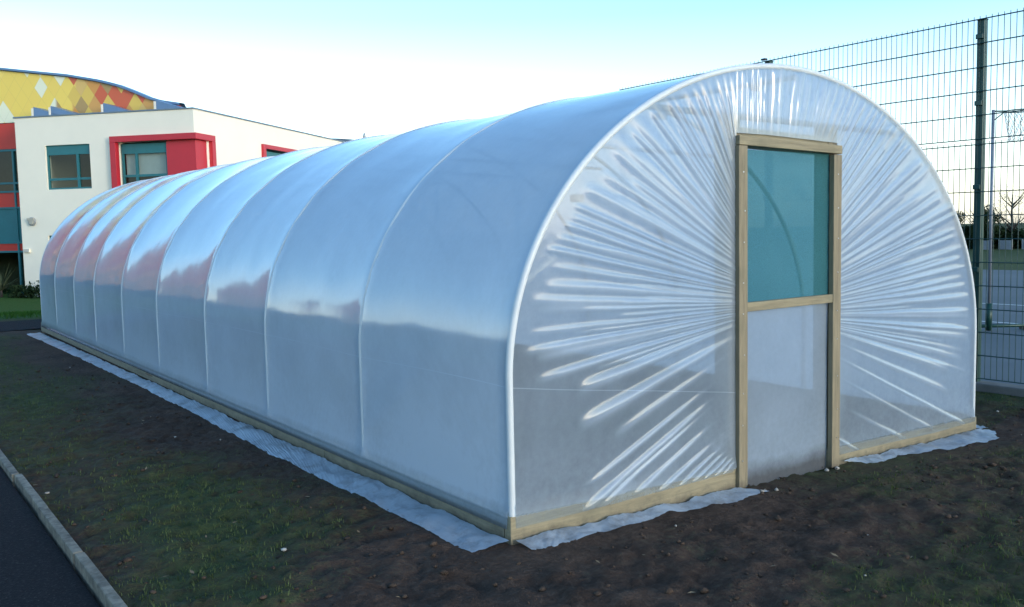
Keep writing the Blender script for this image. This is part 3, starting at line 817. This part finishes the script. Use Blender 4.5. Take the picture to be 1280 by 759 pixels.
# wall lamp and vent box
wl_ = empty('wall_lamp', tuple(BP(6.40, 0, 1.9)), 'small round bulkhead lamp fixed to the white wall', 'wall lamp'); wi = Matrix.Translation(-BP(6.40, 0, 1.9))
mb = MB(); mb.tube([BP(6.40, -.001, 2.04), BP(6.40, -.07, 2.04)], .15, 16); o = mb.build('housing', M['grey_metal'], wl_, bevel=.01); o.matrix_parent_inverse = wi
mb = MB(); mb.tube([BP(6.40, -.071, 2.03), BP(6.40, -.10, 2.03)], [.11, .085], 16); bbox(mb, 6.26, 6.54, -.115, -.072, 2.075, 2.16); o = mb.build('lens', M['lamp_glass'], wl_); o.matrix_parent_inverse = wi
vb = empty('vent_box', tuple(BP(6.68, 0, 1.0)), 'small white vent box low on the white wall', 'vent'); vi = Matrix.Translation(-BP(6.68, 0, 1.0))
mb = MB(); bbox(mb, 6.55, 6.80, -.08, -.001, .97, 1.10); o = mb.build('box', M['white_render'], vb, bevel=.01); o.matrix_parent_inverse = vi
mb = MB()
for k in range(3): bbox(mb, 6.57, 6.78, -.084, -.081, .99+k*.035, 1.01+k*.035)
o = mb.build('louvre', M['grey_metal'], vb); o.matrix_parent_inverse = vi

# ------------------------------------------------------------------ yellow diamond clad wing behind and to the left
OFF = 1.25
wing = empty('school_wing', tuple(BP(7, OFF, -.6)), 'long wing clad in yellow and orange diamonds with red glazed front and curved roof', 'building')
WINV = Matrix.Translation(-BP(7, OFF, -.6))
def wpart(mb, name, mat, parent=None, **kw):
    o = mb.build(name, mat, parent or wing, **kw)
    if parent is None: o.matrix_parent_inverse = WINV
    return o
top = [(1.2,5.92), (2.2,6.10), (2.85,6.38), (3.5,6.65), (4.3,6.88), (5.6,7.14), (7.3,7.38), (9.0,7.62), (12,7.95), (16,8.25), (22,8.5), (30,8.5), (38,8.2), (46,7.6)]
def topz(u):
    for (a, za), (b, zb) in zip(top[:-1], top[1:]):
        if u <= b: return za+(zb-za)*(u-a)/(b-a)
    return top[-1][1]
# cladding: local frame with X along the wall so that the lozenge grid is true
ang = math.atan2(Lv.y, Lv.x)
mb = MB(); us = [1.2+.4*i for i in range(146)]
zb_ = 5.66
rows = [[(u, 0, zb_), (u, 0, topz(min(u, 46)))] for u in us]
mb.grid(rows, False)
o = mb.build('diamond_cladding', M['diamonds'], wing, recalc=False)
o.matrix_parent_inverse = WINV; o.matrix_basis = Matrix.Translation(BP(0, OFF, 0)) @ Matrix.Rotation(ang, 4, 'Z')
mb = MB(); dep = lambda u: .4+11.6*sstep(5, 14, u)
rows = [[BP(u, OFF-.10, topz(u)+.02), BP(u, OFF-.10, topz(u)+.10), BP(u, OFF+dep(u)*.5, topz(u)+.10+.02*dep(u)), BP(u, OFF+dep(u), topz(u)-.1), BP(u, OFF+dep(u), 5.3 if u < 7 else -.7)] for u in us]
mb.grid(rows, False); wpart(mb, 'roof', M['roof_blue'], recalc=False)
U1 = us[-1]
mb = MB(); bbox(mb, 7.0, U1, OFF+.02, OFF+.30, 4.72, 5.64); wpart(mb, 'red_fascia', M['scarlet'])
mb = MB(); bbox(mb, U1-.3, U1, OFF+.31, OFF+11.9, -.7, 7.5); wpart(mb, 'end_wall', M['red']); mb = MB(); bbox(mb, 1.3, 7.0, OFF+.42, OFF+.6, 5.42, 5.8); wpart(mb, 'back_wall', M['white_render'])
mb = MB(); bbox(mb, 7.0, U1, OFF+.5, OFF+3.0, 2.2, 2.45); bbox(mb, 7.0, U1, OFF+3.0, OFF+3.1, -.7, 5.6); wpart(mb, 'interior', M['room'])
# curtain wall bays 2.2 m wide: glass over red panel over teal panel over glazed door height
nb_ = 0; u = 7.02
while u < U1-2.3:
    mb = MB(); b0, b1 = u, u+2.2
    for x in (b0, b0+1.1): bbox(mb, x, x+.07, OFF+.03, OFF+.13, -.7, 4.72)
    for z in (4.64, 3.45, 3.14, 2.55, 1.28, .95): bbox(mb, b0+.07, b0+1.1, OFF+.034, OFF+.126, z, z+.07); bbox(mb, b0+1.17, b1, OFF+.034, OFF+.126, z, z+.07)
    f = wpart(mb, 'curtain_wall', M['teal'])
    for za, zb in ((2.6, 3.16), (.99, 1.29)) + (((3.5, 4.66),) if u > 9 else ()):
        mb = MB(); bbox(mb, b0+.01, b1-.01, OFF+.08, OFF+.10, za, zb); mb.build('red_panel' if u < 9 else 'orange_panel', M['scarlet' if u < 9 else 'orange'], f)
    mb = MB(); bbox(mb, b0+.01, b1-.01, OFF+.08, OFF+.10, 1.33, 2.56)
    mb.build('teal_panel', M['teal'] if u < 9 or nb_ % 3 == 0 else M['orange'], f)
    for za, zb in ((3.2, 4.7), (-.7, .96)):
        if u > 9 and za > 0: continue
        mb = MB(); mb.face([BP(b0, OFF+.09, za), BP(b1, OFF+.09, za), BP(b1, OFF+.09, zb), BP(b0, OFF+.09, zb)]); mb.build('pane', M['glass'], f)
    u += 2.2; nb_ += 1
    
# distant low roof and flue beyond the white block
fb = empty('distant_building', (22.3, 47.6, -.6), 'low dark roofed building far behind the white block', 'building'); fi = Matrix.Translation((-22.3, -47.6, .6))
d = Vector((23.2-21.45, 46.99-48.32, 0)).normalized(); nrm = Vector((-d.y, d.x, 0))
c0 = Vector((22.3, 47.6, 0))
mb = MB(); mb.box(c0+nrm*4+Vector((0,0,2.7)), (9, 7, 6.6), ax=(d, nrm, Vector((0,0,1)))); o = mb.build('wall', M['white_render'], fb); o.matrix_parent_inverse = fi
mb = MB(); rows = []
for i in range(13):
    x = -4.8+.8*i; z = 7.28-.028*(i-4)**2*.5
    rows.append([c0+d*x+nrm*.2+Vector((0,0,z-.35)), c0+d*x+nrm*.2+Vector((0,0,z-.1)), c0+d*x+nrm*4+Vector((0,0,z)), c0+d*x+nrm*8+Vector((0,0,z-.3))])
mb.grid(rows); o = mb.build('roof', M['roof_dark'], fb); o.matrix_parent_inverse = fi
mb = MB(); mb.tube([(23.7, 46.9, 6.6), (23.7, 46.9, 7.12), (23.7, 46.9, 7.15), (23.7, 46.9, 7.42)], [.07,.07,.11,.05], 8); o = mb.build('flue', M['grey_metal'], fb); o.matrix_parent_inverse = fi

# ------------------------------------------------------------------ plants
def leaf_cloud(mb, c, rad, n, size, seed, flat=1.0):
    r2 = random.Random(seed)
    for _ in range(n):
        while True:
            p = Vector((r2.uniform(-1,1), r2.uniform(-1,1), r2.uniform(-1,1)))
            if .15 < p.length < 1 + .25*noise.noise(p*2+Vector((seed,0,0))): break
        k = 1 + .35*noise.noise(p.normalized()*2.2+Vector((seed*1.7,0,0)))
        q = Vector((c[0]+p.x*rad[0]*k, c[1]+p.y*rad[1]*k, c[2]+p.z*rad[2]*k))
        a = Vector((r2.gauss(0,1), r2.gauss(0,1), r2.gauss(0,1)*flat)).normalized(); b = a.cross(Vector((r2.gauss(0,1), r2.gauss(0,1), r2.gauss(0,1)))).normalized()
        s = size*r2.uniform(.6,1.3); mb.face([q-a*s, q+b*s*.45, q+a*s, q-b*s*.45])
def shrub(u, v, rad, seed, label):
    p = BP(u, v, 0); z = gh(p.x, p.y)-.05
    e = empty('shrub', (p.x, p.y, z), label, 'shrub', 'low shrubs along the foot of the white wall')
    mb = MB(); leaf_cloud(mb, (0,0,rad[2]*.8), rad, 420, .07, seed); mb.build('foliage', M['evergreen'], e, recalc=False)
    mb = MB()
    for k in range(5):
        a = k*1.26; mb.tube([(0,0,0), (math.cos(a)*rad[0]*.4, math.sin(a)*rad[1]*.4, rad[2]*.9)], [.015,.006], 5)
    mb.build('stem', M['bark'], e)
shrub(4.9, -.55, (.55,.4,.34), 3, 'dark low shrub at the wall foot nearest the tunnel end')
shrub(5.75, -.6, (.5,.4,.36), 5, 'dark low shrub below the lower teal window')
shrub(6.5, -.6, (.45,.4,.28), 8, 'smallest dark shrub close beside the spiky plant')
shrub(8.3, -.4, (.6,.5,.5), 11, 'taller dark shrub by the red glazed front')
p = BP(7.25, -.7, 0); zz = gh(p.x, p.y)-.03
sp_ = empty('spiky_plant', (p.x, p.y, zz), 'spiky cordyline like plant with long arching leaves by the door', 'plant')
mb = MB(); r3 = random.Random(4)
for k in range(46):
    a = r3.uniform(0, 6.28); el = r3.uniform(.5, 1.45); l = r3.uniform(.7, 1.25); w = .022
    pts = []; pos = Vector((0,0,.25)); dd = Vector((math.cos(a)*math.cos(el), math.sin(a)*math.cos(el), math.sin(el)))
    sd_ = Vector((-math.sin(a), math.cos(a), 0)); rowl = []
    for i in range(7):
        t = i/6; q = pos + dd*l*t + Vector((0,0,-.28*l*t*t*math.cos(el))); ww = w*(1-t)**.6+.002
        rowl.append([q-sd_*ww, q+sd_*ww])
    mb.grid(rowl, False)
mb.build('leaves', M['spike'], sp_, recalc=False)
mb = MB(); mb.tube([(0,0,0), (.01,0,.30)], [.05,.035], 8); mb.build('stem', M['bark'], sp_)

def tree(x, y, zb, h, kind, seed, label, group='trees beyond the ball court'):
    r3 = random.Random(seed); e = empty('tree', (x, y, zb), label, 'tree', group)
    mb = MB(); mb.tube([(0,0,0), (.03*h,.0,.3*h), (.02*h,.02*h,.6*h), (0,0,.93*h)], [.035*h, .026*h, .016*h, .004*h], 7)
    tips = []
    for k in range(14):
        a = r3.uniform(0, 6.28); z0 = r3.uniform(.25,.75)*h; l = r3.uniform(.2,.42)*h*(1.1-z0/h*.5)
        p0 = Vector((.02*h, .01*h, z0)); p1 = p0+Vector((math.cos(a)*l*.55, math.sin(a)*l*.55, l*.45)); p2 = p1+Vector((math.cos(a+.3)*l*.4, math.sin(a+.3)*l*.4, l*.5))
        mb.tube([p0, p1, p2], [.012*h, .007*h, .002*h], 5); tips += [p1, p2]
    mb.build('trunk', M['bark'], e)
    mb = MB()
    if kind == 'bare':
        for t_ in tips:
            for _ in range(46):
                q = t_+Vector((r3.gauss(0,.07*h), r3.gauss(0,.07*h), r3.gauss(0,.06*h))); dd = Vector((r3.gauss(0,1), r3.gauss(0,1), abs(r3.gauss(0,1)))).normalized()*.05*h
                sd_ = dd.cross(Vector((r3.gauss(0,1), r3.gauss(0,1), .1))).normalized()*.0022*h
                mb.face([q-sd_, q+sd_, q+dd])
        mb.build('crown', M['twig'], e, recalc=False)
    else:
        for k in range(9):
            a = r3.uniform(0, 6.28); rr = r3.uniform(0, .26)*h; z0 = r3.uniform(.25, .8)*h
            leaf_cloud(mb, (math.cos(a)*rr, math.sin(a)*rr, z0), (.2*h, .2*h, .17*h), 240, .03*h, seed*31+k)
        mb.build('crown', M['evergreen'], e, recalc=False)
tb_ = [(89.0, 41.9, 3.6, 'ever', 'dense dark tree directly behind the tall fence post'), (87.2, 44.2, 3.0, 'ever', 'dark tree just showing past the tunnel edge'), (91.1, 39.9, 4.5, 'bare', 'bare round headed tree right of the netball post'),
       (92.5, 37.4, 3.4, 'ever', 'dark tree at the right edge of the picture beyond the court'), (85.5, 47.5, 3.4, 'ever', 'dark tree hidden mostly behind the tunnel front'), (94.5, 34.2, 3.8, 'bare', 'bare tree beyond the right edge of the court'), (95.5, 31.0, 3.5, 'ever', 'dark tree farthest right beyond the court')]
for i, (x, y, h, k, lb) in enumerate(tb_): tree(x, y, gh(x, y)-.05, h*1.35, k, 50+i, lb)
# low hedge along the far side of the field and woods seen mirrored in the cover
def hedge(pts, h, w, n, size, seed, name, label, cat):
    mb = MB(); r3 = random.Random(seed)
    for i in range(n):
        t = r3.random(); f = t*(len(pts)-1); k = min(int(f), len(pts)-2); q = Vector(pts[k]).lerp(Vector(pts[k+1]), f-k)
        hh = h*(.8+.5*noise.noise(Vector((q.x*.07, q.y*.07, seed)))+.15*noise.noise(Vector((q.x*.3, q.y*.3, seed))))
        z = gh(q.x, q.y)+hh*r3.random()
        c = Vector((q.x+r3.gauss(0, w), q.y+r3.gauss(0, w), z)); a = Vector((r3.gauss(0,1), r3.gauss(0,1), r3.gauss(0,1))).normalized(); b = a.cross(Vector((0.3,.2,1))).normalized()
        s = size*r3.uniform(.6,1.4); mb.face([c-a*s, c+b*s*.6, c+a*s, c-b*s*.6])
    o = mb.build(name, M['evergreen'], recalc=False); tag(o, label, cat, kind='stuff')
hedge([(78, 62), (88, 46), (93, 38), (100, 26), (104, 8)], 3.0, .8, 11000, .28, 5, 'hedge', 'dark hedge along the far side of the field beyond the court', 'hedge')
hedge([(-30, 66), (-40, 52), (-44, 40), (-46, 28), (-48, 10), (-46, -12)], 5.2, 1.6, 26000, .5, 9, 'woods', 'dark wood on the left side mirrored in the polythene', 'woods')
# pale fence boards at the far side of the field
for k, (x, y) in enumerate(((90.2, 40.0), (91.0, 38.2), (89.2, 41.6))):
    z = gh(x, y); e = empty('fence', (x-2, y-.8, z), ['pale board fence section below the bare round tree', 'pale board fence section at the right edge beyond the court', 'pale board fence section beside the tall fence post'][k], 'fence', 'pale fence sections beyond the field')
    mb = MB()
    for j in range(5): mb.box((.0+.1*j*.4, -.5+.24*j, .45), (.04, .22, .9), rot=.16)
    mb.build('board_panel', M['pole_white'], e)
    mb = MB(); mb.box((.05, -.66, .5), (.08,.08,1.0)); mb.box((.2, .62, .5), (.08,.08,1.0)); mb.build('post', M['grey_metal'], e)

# ------------------------------------------------------------------ light
SUN_AZ, SUN_EL = 166.0, 12.0
wd = bpy.data.worlds.new('World'); SC.world = wd; wd.use_nodes = True
nt = wd.node_tree; bg = nt.nodes['Background']; sk = nt.nodes.new('ShaderNodeTexSky'); sk.sky_type = 'NISHITA'; sk.sun_disc = False
sk.sun_elevation = R(SUN_EL); sk.sun_rotation = R(SUN_AZ); sk.air_density = 1.0; sk.dust_density = .5; sk.ozone_density = 2.6; sk.altitude = 50
tint = nt.nodes.new('ShaderNodeMix'); tint.data_type = 'RGBA'; tint.blend_type = 'MULTIPLY'; tint.inputs[0].default_value = 1
tint.inputs[7].default_value = (.97, 1.0, .98, 1); nt.links.new(sk.outputs[0], tint.inputs[6])   # cold winter white balance
hs = nt.nodes.new('ShaderNodeHueSaturation'); sx = nt.nodes.new('ShaderNodeSeparateXYZ'); mr = nt.nodes.new('ShaderNodeMapRange')
tc = nt.nodes.new('ShaderNodeTexCoord'); nt.links.new(tc.outputs['Generated'], sx.inputs[0]); nt.links.new(sx.outputs['Z'], mr.inputs['Value'])
for k, v in (('From Min', -.02), ('From Max', .22), ('To Min', .42), ('To Max', 1.08)): mr.inputs[k].default_value = v
nt.links.new(mr.outputs[0], hs.inputs['Saturation']); nt.links.new(tint.outputs[2], hs.inputs['Color'])   # pale winter haze low in the sky
nt.links.new(hs.outputs[0], bg.inputs[0]); bg.inputs[1].default_value = .12
sl = bpy.data.lights.new('sun', 'SUN'); so = bpy.data.objects.new('sun', sl); COL.objects.link(so)
sl.energy = .28; sl.angle = R(12); sl.color = (1, .92, .82)
dirv = Vector((math.sin(R(SUN_AZ))*math.cos(R(SUN_EL)), math.cos(R(SUN_AZ))*math.cos(R(SUN_EL)), math.sin(R(SUN_EL))))
so.rotation_euler = dirv.to_track_quat('Z', 'Y').to_euler(); so.location = dirv*30

SC.render.engine = 'CYCLES'
cy = SC.cycles; cy.max_bounces = 10; cy.transparent_max_bounces = 24; cy.diffuse_bounces = 4; cy.glossy_bounces = 4; cy.transmission_bounces = 6
cy.use_denoising = True; cy.sample_clamp_indirect = 6; cy.caustics_reflective = False; cy.caustics_refractive = False
vs_ = SC.view_settings; vs_.view_transform = 'Standard'; vs_.look = 'None'; vs_.gamma = 1; vs_.exposure = 1.98; vs_.use_curve_mapping = False
